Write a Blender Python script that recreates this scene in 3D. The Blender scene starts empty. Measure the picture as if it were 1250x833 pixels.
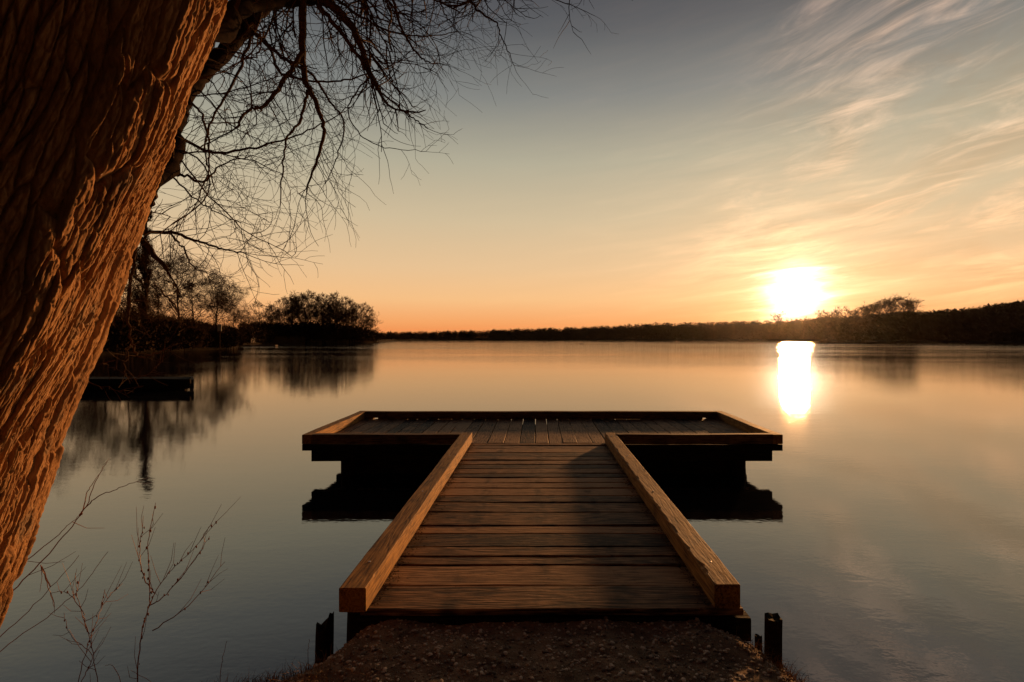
import bpy, math, random
import numpy as np
from mathutils import Vector
R = math.radians
random.seed(7); rng = np.random.default_rng(7)
C = bpy.context.scene.collection
sc = bpy.context.scene

# ------------------------------------------------------------------ camera / layout
F, CX, HY, H = 620.0, 655.0, 413.0, 2.01          # focal length (px of a 1250 px frame), vanishing point, eye height over water
def at(px, py, Y):
    return np.array([(px - CX) / F * Y, Y, H - (py - HY) / F * Y])
cam = bpy.data.cameras.new('camera'); co = bpy.data.objects.new('camera', cam); C.objects.link(co)
co.location = (0, 0, H); co.rotation_euler = (R(90), 0, 0)
cam.sensor_width = 36; cam.lens = F / 1250 * 36
cam.shift_x = -(CX - 625) / 1250; cam.shift_y = (HY - 416.5) / 1250
cam.clip_start = .02; cam.clip_end = 20000
sc.camera = co
SUN_AZ, SUN_EL = R(26.9), R(5.0)
GLOW_EL = R(4.4)

# ------------------------------------------------------------------ noise (numpy)
_perm = np.random.default_rng(3).permutation(256); _perm = np.concatenate([_perm, _perm, _perm])
_g = np.random.default_rng(4).normal(size=(256, 3)); _g /= np.linalg.norm(_g, axis=1)[:, None]
def pnoise(x, y, z):
    x, y, z = np.broadcast_arrays(np.asarray(x, float), np.asarray(y, float), np.asarray(z, float))
    xi, yi, zi = np.floor(x).astype(int), np.floor(y).astype(int), np.floor(z).astype(int)
    xf, yf, zf = x - xi, y - yi, z - zi
    u, v, w = [t * t * t * (t * (t * 6 - 15) + 10) for t in (xf, yf, zf)]
    xi, yi, zi = xi & 255, yi & 255, zi & 255
    def g(a, b, c):
        gr = _g[_perm[_perm[_perm[(xi + a) & 255] + ((yi + b) & 255)] + ((zi + c) & 255)]]
        return gr[..., 0] * (xf - a) + gr[..., 1] * (yf - b) + gr[..., 2] * (zf - c)
    l = lambda a, b, t: a + (b - a) * t
    return l(l(l(g(0,0,0), g(1,0,0), u), l(g(0,1,0), g(1,1,0), u), v),
             l(l(g(0,0,1), g(1,0,1), u), l(g(0,1,1), g(1,1,1), u), v), w) * 1.5
def sstep(a, b, x):
    t = np.clip((x - a) / (b - a), 0, 1); return t * t * (3 - 2 * t)

# ------------------------------------------------------------------ mesh batch
class MB:
    def __init__(s): s.v = []; s.f = []; s.n = 0
    def add(s, v, faces):                            # faces: list of (k, nfaces x k index array)
        v = np.asarray(v, float).reshape(-1, 3)
        s.v.append(v)
        for f in faces:
            f = np.asarray(f)
            if f.size: s.f.append(f + s.n)
        s.n += len(v)
    def tube(s, pts, rad, sides=5, cap=True):
        pts = np.asarray(pts, float); n = len(pts); rad = np.broadcast_to(np.asarray(rad, float), (n,))
        t = np.gradient(pts, axis=0); t /= np.linalg.norm(t, axis=1)[:, None] + 1e-12
        ref = np.array([0, 0, 1.]) if abs(t[0, 2]) < .8 else np.array([1., 0, 0])
        a = np.cross(t, ref); a /= np.linalg.norm(a, axis=1)[:, None] + 1e-9
        b = np.cross(t, a)
        th = np.arange(sides) * 2 * math.pi / sides
        v = pts[:, None] + rad[:, None, None] * (np.cos(th)[None, :, None] * a[:, None] + np.sin(th)[None, :, None] * b[:, None])
        i = np.arange(n - 1)[:, None] * sides; j = np.arange(sides)[None]; k = (j + 1) % sides
        q = np.stack([i + j, i + k, i + sides + k, i + sides + j], -1).reshape(-1, 4)
        fs = [q]
        if cap and sides > 3: fs += [np.arange(sides)[None, ::-1], (n - 1) * sides + np.arange(sides)[None]]
        s.add(v, fs)
    def beam(s, p0, p1, w, h, seg=6, ch=.008, jit=.002, wear=0., seed=0):
        """timber from p0 to p1 (centre line), w wide, h high, chamfered, slightly uneven"""
        p0, p1 = np.asarray(p0, float), np.asarray(p1, float); r = np.random.default_rng(seed)
        d = p1 - p0; L = np.linalg.norm(d); d /= L
        side = np.cross(d, [0, 0, 1.]);
        if np.linalg.norm(side) < .1: side = np.array([1., 0, 0])
        side /= np.linalg.norm(side); up = np.cross(side, d)
        V = []
        o = seed * 7.3; wr = wear if hasattr(wear, '__len__') else (wear,) * 4
        for i in range(seg + 1):
            u = i / seg; c = p0 + d * L * u
            jw = jit * pnoise(u * L * 1.3 + o, .3, .7) * 1.5; jh = jit * pnoise(u * L * 1.1 + o, 5.3, 2.7) * 1.5
            cs = [ch * (1 + wr[k] * max(0, pnoise(u * L * 7 + o, k * 3.1, 1.1) * 1.6 + pnoise(u * L * 19 + o, k * 3.1, 4.1) * .9)) for k in range(4)]
            W, Hh = w / 2 + jw, h / 2
            prof = [(-W + cs[0], -Hh), (W - cs[1], -Hh), (W, -Hh + cs[1]), (W, Hh - cs[2]), (W - cs[2] * 1.2, Hh), (-W + cs[3] * 1.2, Hh), (-W, Hh - cs[3]), (-W, -Hh + cs[0])]
            e = (r.random() - .5) * jit * 2 if i in (0, seg) else 0
            for a, b in prof: V.append(c + side * a + up * (b + jh) + d * e)
        i = np.arange(seg)[:, None] * 8; j = np.arange(8)[None]; k = (j + 1) % 8
        q = np.stack([i + j, i + k, i + 8 + k, i + 8 + j], -1).reshape(-1, 4)
        s.add(V, [q, np.arange(8)[None, ::-1], seg * 8 + np.arange(8)[None]])
    def build(s, name, mat, parent=None, loc=None, smooth=False):
        """one mesh object; vertices are given in world space, the object sits at loc (or at its parent's origin)"""
        o = np.zeros(3)
        if parent is not None: o = np.array(origin[parent.name])
        elif loc is not None: o = np.array(loc, float)
        v = (np.concatenate(s.v) if s.v else np.zeros((0, 3))) - o
        me = bpy.data.meshes.new(name)
        me.vertices.add(len(v)); me.vertices.foreach_set('co', v.ravel())
        ll = np.concatenate([f.ravel() for f in s.f]); tot = np.concatenate([np.full(len(f), f.shape[1]) for f in s.f])
        st = np.concatenate([[0], np.cumsum(tot)[:-1]])
        me.loops.add(len(ll)); me.loops.foreach_set('vertex_index', ll.astype(np.int32))
        me.polygons.add(len(tot)); me.polygons.foreach_set('loop_start', st.astype(np.int32)); me.polygons.foreach_set('loop_total', tot.astype(np.int32))
        me.update(calc_edges=True); me.validate()
        me.polygons.foreach_set('use_smooth', np.full(len(tot), bool(smooth)))
        me.materials.append(mat)
        ob = bpy.data.objects.new(name, me); C.objects.link(ob)
        if parent is not None: ob.parent = parent; origin[ob.name] = origin[parent.name]
        else: ob.location = o; origin[ob.name] = tuple(o)
        return ob
origin = {}
def tag(o, label=None, cat=None, group=None, kind=None):
    for k, v in (('label', label), ('category', cat), ('group', group), ('kind', kind)):
        if v: o[k] = v
    return o
def thing(name, loc, label, cat, group=None):
    o = bpy.data.objects.new(name, None); C.objects.link(o); o.location = loc; o.empty_display_size = .2
    origin[o.name] = tuple(loc)
    return tag(o, label, cat, group)
def copy_tree(o, loc, rz, s, label, group=None):
    c = o.copy(); C.objects.link(c); c.location = loc; c.rotation_euler = (0, 0, rz); c.scale = s if hasattr(s, '__len__') else (s, s, s)
    c['label'] = label
    if group: c['group'] = group
    for ch in o.children:
        d = ch.copy(); C.objects.link(d); d.parent = c
    return c

# ------------------------------------------------------------------ materials
def new_mat(name):
    m = bpy.data.materials.new(name); m.use_nodes = True; nt = m.node_tree
    b = nt.nodes['Principled BSDF']; return m, nt, b
class N:
    """tiny node helper"""
    def __init__(s, nt): s.nt = nt
    def node(s, t, **kw):
        n = s.nt.nodes.new(t)
        for k, v in kw.items(): setattr(n, k, v)
        return n
    def link(s, a, b): s.nt.links.new(a, b)
    def m(s, op, a, b=None, c=None, clamp=False):
        n = s.node('ShaderNodeMath', operation=op, use_clamp=clamp)
        for i, x in enumerate((a, b, c)):
            if x is None: continue
            if hasattr(x, 'is_output'): s.link(x, n.inputs[i])
            else: n.inputs[i].default_value = x
        return n.outputs[0]
    def ss(s, x, a, b, lo=0., hi=1.):
        n = s.node('ShaderNodeMapRange', interpolation_type='SMOOTHSTEP', clamp=True)
        s.link(x, n.inputs[0]); n.inputs[1].default_value = a; n.inputs[2].default_value = b; n.inputs[3].default_value = lo; n.inputs[4].default_value = hi
        return n.outputs[0]
    def vm(s, op, a, b=None, scale=None):
        n = s.node('ShaderNodeVectorMath', operation=op)
        for i, x in enumerate((a, b)):
            if x is None: continue
            if hasattr(x, 'is_output'): s.link(x, n.inputs[i])
            else: n.inputs[i].default_value = x
        if scale is not None:
            if hasattr(scale, 'is_output'): s.link(scale, n.inputs['Scale'])
            else: n.inputs['Scale'].default_value = scale
        return n
    def noise(s, vec, scale, detail=3., rough=.5, dist=0.):
        n = s.node('ShaderNodeTexNoise'); s.link(vec, n.inputs['Vector'])
        n.inputs['Scale'].default_value = scale; n.inputs['Detail'].default_value = detail; n.inputs['Roughness'].default_value = rough; n.inputs['Distortion'].default_value = dist
        return n.outputs['Fac']
    def ramp(s, fac, stops, interp='LINEAR'):
        n = s.node('ShaderNodeValToRGB'); cr = n.color_ramp; cr.interpolation = interp
        while len(cr.elements) < len(stops): cr.elements.new(.5)
        for e, (p, c) in zip(cr.elements, stops): e.position = p; e.color = (*c, 1)
        s.link(fac, n.inputs[0]); return n.outputs[0]
    def mix(s, fac, a, b, blend='MIX'):
        n = s.node('ShaderNodeMix', data_type='RGBA', blend_type=blend)
        for sock, x in ((n.inputs[0], fac), (n.inputs[6], a), (n.inputs[7], b)):
            if hasattr(x, 'is_output'): s.link(x, sock)
            elif hasattr(x, '__len__'): sock.default_value = (*x, 1)
            else: sock.default_value = x
        return n.outputs[2]
    def comb(s, x, y, z):
        n = s.node('ShaderNodeCombineXYZ')
        for i, q in enumerate((x, y, z)):
            if hasattr(q, 'is_output'): s.link(q, n.inputs[i])
            else: n.inputs[i].default_value = q
        return n.outputs[0]
    def bump(s, h, strength, dist, normal=None):
        n = s.node('ShaderNodeBump'); s.link(h, n.inputs['Height']); n.inputs['Strength'].default_value = strength; n.inputs['Distance'].default_value = dist
        if normal is not None: s.link(normal, n.inputs['Normal'])
        return n.outputs[0]

def wood(name, grain, dark, mid, light, rough=.75, spec=.25, joists=()):
    m, nt, b = new_mat(name); n = N(nt)
    tc = n.node('ShaderNodeTexCoord'); geo = n.node('ShaderNodeNewGeometry')
    rnd = geo.outputs['Random Per Island']
    off = n.comb(n.m('MULTIPLY', rnd, 37.), n.m('MULTIPLY', rnd, 91.), n.m('MULTIPLY', rnd, 53.))
    p = n.vm('ADD', tc.outputs['Object'], off).outputs[0]
    s1 = (1., 11., 11.) if grain == 'X' else (11., 1., 11.)
    s2 = (3.2, 95., 95.) if grain == 'X' else (95., 3.2, 95.)
    g1 = n.noise(n.vm('MULTIPLY', p, s1).outputs[0], 1., 2., .5, .25)
    rings = n.m('SINE', n.m('MULTIPLY', g1, 62.))
    fine = n.noise(n.vm('MULTIPLY', p, s2).outputs[0], 1., 4., .65)
    blot = n.noise(p, 3.2, 5., .62)
    spot = n.noise(p, 17., 3., .6)
    v = n.m('ADD', n.m('MULTIPLY', rings, .085), n.m('ADD', n.m('MULTIPLY', n.m('SUBTRACT', fine, .13), 1.0), n.m('MULTIPLY', n.m('SUBTRACT', blot, .12), .72)))
    v = n.m('ADD', n.m('MULTIPLY', n.m('SUBTRACT', rnd, .5), .42), v)
    col = n.ramp(v, [(.40, dark), (.60, mid), (.84, light)])
    col = n.mix(n.ss(blot, .56, .72, 0., .55), col, tuple(.42 * x for x in mid))           # damp stains
    col = n.mix(n.ss(spot, .66, .74, 0., .6), col, dark)                                    # knots / specks
    if joists:                                                                              # rusty damp bands over the supports
        sx = n.node('ShaderNodeSeparateXYZ'); n.link(tc.outputs['Object'], sx.inputs[0]); c_ = sx.outputs[0 if grain == 'X' else 1]; band = None
        for jx in joists:
            q = n.m('SUBTRACT', 1., n.ss(n.m('ABSOLUTE', n.m('SUBTRACT', c_, jx)), .015, .075)); band = q if band is None else n.m('MAXIMUM', band, q)
        col = n.mix(n.m('MULTIPLY', band, n.ss(n.noise(p, 5., 4., .6), .44, .66, 0., .7)), col, dark)
    n.link(col, b.inputs['Base Color'])
    b.inputs['Roughness'].default_value = rough; b.inputs['Specular IOR Level'].default_value = spec
    hgt = n.m('ADD', n.m('MULTIPLY', rings, .14), n.m('ADD', fine, n.m('MULTIPLY', spot, .5)))
    n.link(n.bump(hgt, .7, .0045), b.inputs['Normal'])
    return m
W_walk = wood('walkway_wood', 'X', (.016, .007, .003), (.165, .084, .034), (.40, .22, .10), joists=(-.94, -.5, .03, .52, 1.02))
W_plat = wood('platform_wood', 'Y', (.022, .011, .005), (.21, .112, .05), (.42, .245, .12), joists=(2.26, 3.2, 4.05))
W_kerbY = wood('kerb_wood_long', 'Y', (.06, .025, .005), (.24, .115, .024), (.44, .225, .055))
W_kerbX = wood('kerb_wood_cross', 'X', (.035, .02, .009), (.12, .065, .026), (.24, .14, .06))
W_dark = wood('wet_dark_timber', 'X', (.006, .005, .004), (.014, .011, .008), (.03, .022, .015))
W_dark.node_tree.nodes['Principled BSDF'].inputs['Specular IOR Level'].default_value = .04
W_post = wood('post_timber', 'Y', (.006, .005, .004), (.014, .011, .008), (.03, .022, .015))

def simple(name, c1, c2, scale=8., rough=.85, bump=.0, spec=.2, island=False):
    m, nt, b = new_mat(name); n = N(nt); tc = n.node('ShaderNodeTexCoord')
    f = n.noise(tc.outputs['Object'], scale, 5., .6)
    if island:
        geo = n.node('ShaderNodeNewGeometry'); f = n.m('ADD', n.m('MULTIPLY', f, .35), n.m('MULTIPLY', geo.outputs['Random Per Island'], .65))
    n.link(n.ramp(f, [(.25, c1), (.75, c2)]), b.inputs['Base Color'])
    b.inputs['Roughness'].default_value = rough; b.inputs['Specular IOR Level'].default_value = spec
    if bump: n.link(n.bump(n.noise(tc.outputs['Object'], scale * 4, 6., .7), 1., bump), b.inputs['Normal'])
    return m
M_bark = None
def bark():
    m, nt, b = new_mat('willow_bark'); n = N(nt); tc = n.node('ShaderNodeTexCoord'); p = tc.outputs['Object']
    big = n.noise(p, 3., 4., .6); f = n.noise(n.vm('MULTIPLY', p, (1., 1., .25)).outputs[0], 60., 6., .7)
    v = n.m('ADD', n.m('MULTIPLY', big, .5), n.m('MULTIPLY', f, .6))
    gry = n.ss(n.noise(p, 5.5, 5., .65), .52, .70, 0., .55)
    n.link(n.mix(gry, n.ramp(v, [(.35, (.13, .063, .028)), (.55, (.36, .19, .082)), (.78, (.56, .33, .16))]), n.ramp(v, [(.35, (.08, .07, .055)), (.75, (.27, .24, .19))])), b.inputs['Base Color'])
    b.inputs['Roughness'].default_value = .9; b.inputs['Specular IOR Level'].default_value = .15
    h = n.noise(n.vm('MULTIPLY', p, (1., 1., .3)).outputs[0], 110., 6., .75)
    n.link(n.bump(h, 1., .006), b.inputs['Normal']); return m
M_bark = bark()
M_limb = simple('limb_bark', (.010, .007, .005), (.03, .018, .012), 40., .9, .004)
M_twig = simple('twig_bark', (.03, .018, .011), (.085, .05, .028), 20., .75)
M_stem = simple('red_stem', (.10, .035, .022), (.24, .095, .05), 30., .55, spec=.4)
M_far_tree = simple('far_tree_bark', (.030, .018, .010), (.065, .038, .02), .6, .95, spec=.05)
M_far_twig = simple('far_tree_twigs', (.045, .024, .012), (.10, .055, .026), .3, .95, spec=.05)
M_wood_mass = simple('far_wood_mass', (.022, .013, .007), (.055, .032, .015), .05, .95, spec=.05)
M_reed = simple('dry_reeds', (.20, .12, .05), (.34, .22, .10), .5, .9)
M_soil = simple('soil', (.10, .066, .04), (.34, .22, .135), 9., .95, .02)
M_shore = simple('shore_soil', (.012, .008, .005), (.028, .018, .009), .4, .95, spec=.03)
M_peb = simple('pebbles', (.12, .085, .06), (.62, .50, .38), 30., .8, island=True)
M_litter = simple('leaf_litter', (.03, .016, .008), (.16, .085, .035), 30., .9, island=True)
M_grass = simple('dry_grass', (.10, .055, .02), (.30, .17, .06), 14., .8, island=True)
M_bolt = simple('galvanised_bolt', (.45, .42, .38), (.62, .58, .52), 60., .35, spec=.6)
M_pale = simple('pale_paint', (.55, .50, .44), (.72, .68, .60), 2., .6)
M_hut = simple('faded_boards', (.09, .07, .06), (.15, .115, .10), 2., .8)
M_roof = simple('dark_roof', (.05, .035, .03), (.09, .06, .05), 2., .8)
M_duck = simple('duck_plumage', (.03, .024, .018), (.07, .055, .04), 8., .8)

def water_mat():
    m, nt, b = new_mat('lake_water'); n = N(nt); nt.nodes.remove(b); out = nt.nodes['Material Output']
    geo = n.node('ShaderNodeNewGeometry'); p = geo.outputs['Position']
    a = n.noise(n.vm('MULTIPLY', p, (1.0, 2.6, 1.)).outputs[0], .9, 2., .5, .3)       # slow swell
    c = n.noise(n.vm('MULTIPLY', p, (1.0, 2.2, 1.)).outputs[0], 4.2, 3., .55, .4)      # ripples
    d = n.noise(n.vm('MULTIPLY', p, (1.0, 1.6, 1.)).outputs[0], 14., 2., .5)
    wind = n.noise(n.vm('MULTIPLY', p, (.012, .035, 1.)).outputs[0], 1., 3., .6)       # calm and breezy patches
    dist = n.vm('LENGTH', p).outputs['Value']
    k = n.m('MULTIPLY', n.ss(wind, .38, .66, .45, 1.5), n.ss(dist, 14., 150., 1., 9.))
    h = n.m('ADD', n.m('MULTIPLY', a, .0011), n.m('ADD', n.m('MULTIPLY', n.m('MULTIPLY', c, k), .0011), n.m('MULTIPLY', n.m('MULTIPLY', d, k), .0008)))
    nor = n.bump(h, 1., 1.)
    fr = n.node('ShaderNodeFresnel'); fr.inputs['IOR'].default_value = 2.9; n.link(nor, fr.inputs['Normal'])
    gl = n.node('ShaderNodeBsdfGlossy'); gl.inputs['Roughness'].default_value = .03; gl.inputs['Color'].default_value = (1., .96, .91, 1); n.link(nor, gl.inputs['Normal'])
    df = n.node('ShaderNodeBsdfDiffuse'); df.inputs['Color'].default_value = (.010, .011, .014, 1)
    mx = n.node('ShaderNodeMixShader'); n.link(fr.outputs[0], mx.inputs[0]); n.link(df.outputs[0], mx.inputs[1]); n.link(gl.outputs[0], mx.inputs[2])
    n.link(mx.outputs[0], out.inputs['Surface']); return m

for m_ in (M_limb, M_twig, W_post): m_.node_tree.nodes['Principled BSDF'].inputs['Specular IOR Level'].default_value = .03

# ------------------------------------------------------------------ water and near ground
w = MB(); S = 1900.
w.add([(-S, -S, 0), (S, -S, 0), (S, S, 0), (-S, S, 0)], [[[0, 1, 2, 3]]])
tag(w.build('lake_water', water_mat()), kind='structure')

SHORE = np.array([(-400, -60), (-60, -8), (-12, 1.1), (-5, 2.15), (-2.6, 2.62), (-1.75, 2.62), (-1.42, 2.78), (-1.15, 3.38), (1.2, 3.38), (1.5, 2.8), (1.75, 2.2), (2.6, 1.0), (8, -2.5), (60, -25), (400, -120)], float)
def shore_d(x, y):
    """signed distance to the near shoreline, positive on land"""
    x = np.asarray(x, float); y = np.asarray(y, float); best = np.full(x.shape, 1e9)
    for (ax, ay), (bx, by) in zip(SHORE[:-1], SHORE[1:]):
        t = np.clip(((x - ax) * (bx - ax) + (y - ay) * (by - ay)) / ((bx - ax) ** 2 + (by - ay) ** 2), 0, 1)
        best = np.minimum(best, np.hypot(x - ax - t * (bx - ax), y - ay - t * (by - ay)))
    ys = np.interp(x, SHORE[:, 0], SHORE[:, 1])
    return np.where(y < ys, best, -best)
def ground_z(x, y):
    d = shore_d(x, y) + .05 * pnoise(x * 2.3, y * 2.3, 1.7)
    z = np.where(d > 0, .43 * sstep(-.05, .52, d) - .01, d * .5 - .01)
    z = z + np.where(d > 0, .022 * pnoise(x * 4.1, y * 4.1, .3) + .011 * pnoise(x * 13, y * 13, .9), 0)
    lim = np.where((np.abs(x - .05) < 1.35) & (y > 2.2), .435, 9.)             # stays under the planks
    z = np.minimum(z, lim)
    return np.maximum(z, -1.2)
def axis(lo, hi, c0, c1, fine, coarse):
    a = list(np.arange(c0, c1, fine)); x = c0; st = fine
    while x > lo: st = min(st * 1.35, coarse); x -= st; a.insert(0, x)
    x = a[-1]; st = fine
    while x < hi: st = min(st * 1.35, coarse); x += st; a.append(x)
    return np.array(a)
gx = axis(-400, 400, -2.6, 2.4, .018, 30.); gy = axis(-400, 4.2, 1.5, 3.3, .018, 30.)
X, Y = np.meshgrid(gx, gy); Z = ground_z(X, Y)
def grid_faces(nr, nc):
    i = np.arange(nr - 1)[:, None] * nc; j = np.arange(nc - 1)[None]
    return np.stack([i + j, i + j + 1, i + nc + j + 1, i + nc + j], -1).reshape(-1, 4)
g = MB(); g.add(np.stack([X, Y, Z], -1), [grid_faces(len(gy), len(gx))])
tag(g.build('ground', M_soil, smooth=True), kind='structure')

# pebbles of the path (nobody could count them)
ico_v = []; ico_f = []
t = (1 + 5 ** .5) / 2
IV = np.array([(-1, t, 0), (1, t, 0), (-1, -t, 0), (1, -t, 0), (0, -1, t), (0, 1, t), (0, -1, -t), (0, 1, -t), (t, 0, -1), (t, 0, 1), (-t, 0, -1), (-t, 0, 1)], float) / 1.9
IF = np.array([(0,11,5),(0,5,1),(0,1,7),(0,7,10),(0,10,11),(1,5,9),(5,11,4),(11,10,2),(10,7,6),(7,1,8),(3,9,4),(3,4,2),(3,2,6),(3,6,8),(3,8,9),(4,9,5),(2,4,11),(6,2,10),(8,6,7),(9,8,1)])
def scatter_stones(n, x0, x1, y0, y1, smin, smax, name, mat, pw=3.0):
    b = MB(); x = rng.uniform(x0, x1, n); y = rng.uniform(y0, y1, n); z = ground_z(x, y)
    for i in range(n):
        if z[i] < .05: continue
        s = smin + (smax - smin) * rng.random() ** pw
        sc3 = s * np.array([rng.uniform(.8, 1.5), rng.uniform(.7, 1.2), rng.uniform(.45, .8)])
        a = rng.uniform(0, 6.28); ca, sa = math.cos(a), math.sin(a)
        v = IV * sc3 * rng.uniform(.85, 1.15, (12, 1)); v = np.stack([v[:, 0] * ca - v[:, 1] * sa, v[:, 0] * sa + v[:, 1] * ca, v[:, 2]], -1)
        b.add(v + (x[i], y[i], z[i] + s * .18), [IF])
    return b
b = scatter_stones(36000, -1.6, 1.7, 1.1, 2.86, .0013, .013, 'gravel', M_peb, 6.)
tag(b.build('gravel', M_peb), kind='stuff', label='loose brown gravel and pebbles covering the path before the jetty', cat='gravel')

def blades(name, mat, spots, n, hmin, hmax, spread, label, cat, wid=.0022):
    b = MB()
    for _ in range(n):
        cx, cy, r = spots[rng.integers(len(spots))]
        x, y = cx + rng.normal() * r, cy + rng.normal() * r
        z = float(ground_z(x, y))
        if z < .0 or (abs(x - .05) < 1.22 and y > 2.75): continue
        h = rng.uniform(hmin, hmax); a = rng.uniform(0, 6.28); l = rng.uniform(.2, 1.) * spread * h
        p = np.array([(x, y, z - .01), (x + math.cos(a) * l * .35, y + math.sin(a) * l * .35, z + h * .6), (x + math.cos(a) * l, y + math.sin(a) * l, z + h * rng.uniform(.75, 1.))])
        b.tube(p, np.array([wid, wid * .8, wid * .2]), 3, False)
    return tag(b.build(name, mat), kind='stuff', label=label, cat=cat)
blades('dry_grass', M_grass, [(1.45, 2.35, .12), (1.3, 2.6, .1), (1.6, 2.1, .12), (-1.3, 2.5, .12), (-1.5, 2.35, .15), (1.25, 2.15, .12), (-1.1, 2.2, .12), (-2.2, 1.6, .5), (-2.8, 1.2, .7), (2.2, .8, .5), (-1.6, 2.0, .3)], 5000, .02, .09, .9,
       'short dry grass and roots on the crumbling edges of the bank', 'grass', .0012)

# ------------------------------------------------------------------ the jetty
DZ = .48
J = thing('wooden_jetty', (0, 5.2, 0), 'weathered T-shaped wooden jetty with raised kerbs reaching out over calm lake', 'jetty')
edges = [2.85, 3.146, 3.437, 3.566, 3.735, 3.99, 4.16, 4.47, 4.74, 4.94, 5.19, 5.38, 5.58, 5.75, 5.95, 6.16, 6.36, 6.56, 6.80, 7.05, 7.28, 7.40]
d = MB()
for i, (a, c) in enumerate(zip(edges[:-1], edges[1:])):
    jz = rng.normal() * .0035
    d.beam((-1.07 + rng.normal() * .012, (a + c) / 2, DZ - .02 + jz), (1.15 + rng.normal() * .012, (a + c) / 2 + rng.normal() * .004, DZ - .02 + jz + rng.normal() * .003), c - a - rng.uniform(.012, .02), .04, 14, .006, .004, .6, seed=i + 1)
d.build('walkway_deck', W_walk, J)
d = MB(); x = -3.30; i = 0
while x < 3.36:
    wd = min(rng.uniform(.185, .25), 3.45 - x)
    d.beam((x + wd / 2, 7.415 + rng.normal() * .006, DZ - .02 + rng.normal() * .002), (x + wd / 2, 9.66 + rng.normal() * .01, DZ - .02 + rng.normal() * .002), wd - rng.uniform(.006, .012), .04, 8, .005, .003, .4, seed=100 + i)
    x += wd; i += 1
d.build('platform_deck', W_plat, J)
KZ0, KZ1 = .486, .622
def kerb(p0, p1, w_, mat, seed, wear=.5, label=None, z0=KZ0, z1=KZ1):
    m = MB(); zc = (z0 + z1) / 2
    m.beam((*p0, zc), (*p1, zc), w_, z1 - z0, 110, .005, .004, wear, seed)
    o = m.build('kerb', mat, J)
    if label: o['label'] = label
    return o
kl = kerb((-1.025, 2.83), (-1.025, 7.47), .15, W_kerbY, 11, (.3, .3, .9, .5))
kr = kerb((1.075, 2.86), (1.075, 7.47), .15, W_kerbY, 23, (.3, .3, .6, 3.6))
kerb((-3.305, 7.30), (-3.305, 9.70), .14, W_kerbY, 31)
kerb((3.47, 7.30), (3.47, 9.70), .14, W_kerbY, 37)
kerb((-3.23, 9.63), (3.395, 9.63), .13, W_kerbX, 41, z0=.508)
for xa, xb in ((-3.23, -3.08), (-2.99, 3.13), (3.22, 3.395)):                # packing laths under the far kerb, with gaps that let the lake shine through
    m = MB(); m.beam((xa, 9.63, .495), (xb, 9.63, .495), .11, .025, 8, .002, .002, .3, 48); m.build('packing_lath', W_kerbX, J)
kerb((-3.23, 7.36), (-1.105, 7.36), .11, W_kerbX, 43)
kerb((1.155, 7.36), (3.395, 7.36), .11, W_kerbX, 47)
def bolt(x, y, z, parent):
    m = MB(); th = np.linspace(0, 2 * math.pi, 9)[:-1]
    m.tube([(x, y, z - .004), (x, y, z + .002), (x, y, z + .003)], [.009, .009, .006], 8); m.build('bolt', M_bolt, parent)
for k, xs in ((kl, -1.025), (kr, 1.075)):
    for y in (3.15, 4.6, 6.0, 7.2): bolt(xs + rng.normal() * .015, y, KZ1 + .001, k)
# substructure
def member(name, p0, p1, w_, h, mat, seed):
    m = MB(); m.beam(p0, p1, w_, h, 10, .006, .004, .5, seed); return m.build(name, mat, J)
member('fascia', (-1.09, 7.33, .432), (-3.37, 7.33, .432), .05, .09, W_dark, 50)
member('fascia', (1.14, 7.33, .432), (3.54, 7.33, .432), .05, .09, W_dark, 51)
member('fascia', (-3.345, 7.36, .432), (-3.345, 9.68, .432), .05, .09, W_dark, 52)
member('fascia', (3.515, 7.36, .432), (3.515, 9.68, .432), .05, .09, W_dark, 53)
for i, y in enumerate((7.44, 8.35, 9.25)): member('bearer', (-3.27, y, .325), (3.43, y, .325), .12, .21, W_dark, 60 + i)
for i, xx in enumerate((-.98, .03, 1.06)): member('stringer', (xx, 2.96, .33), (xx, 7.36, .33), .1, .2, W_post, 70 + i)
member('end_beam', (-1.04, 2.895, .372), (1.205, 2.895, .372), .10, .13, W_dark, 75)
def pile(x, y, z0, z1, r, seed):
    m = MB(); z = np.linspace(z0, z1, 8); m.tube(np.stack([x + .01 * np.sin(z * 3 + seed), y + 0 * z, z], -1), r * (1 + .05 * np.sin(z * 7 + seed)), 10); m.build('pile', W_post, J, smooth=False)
m = MB(); m.beam((-2.66, 7.56, .06), (3.1, 7.56, .06), .05, .33, 10, .006, .006, .5, 77); m.build('gap_blackout_board', W_dark, J)  # board added behind the front piles so the gap beneath stays black
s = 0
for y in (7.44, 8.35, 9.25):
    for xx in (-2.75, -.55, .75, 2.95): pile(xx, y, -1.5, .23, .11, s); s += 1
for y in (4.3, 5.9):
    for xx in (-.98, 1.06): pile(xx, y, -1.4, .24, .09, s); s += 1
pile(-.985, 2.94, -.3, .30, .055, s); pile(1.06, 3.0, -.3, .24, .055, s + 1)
pile(-1.03, 2.90, -.2, .478, .05, s + 2)
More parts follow.
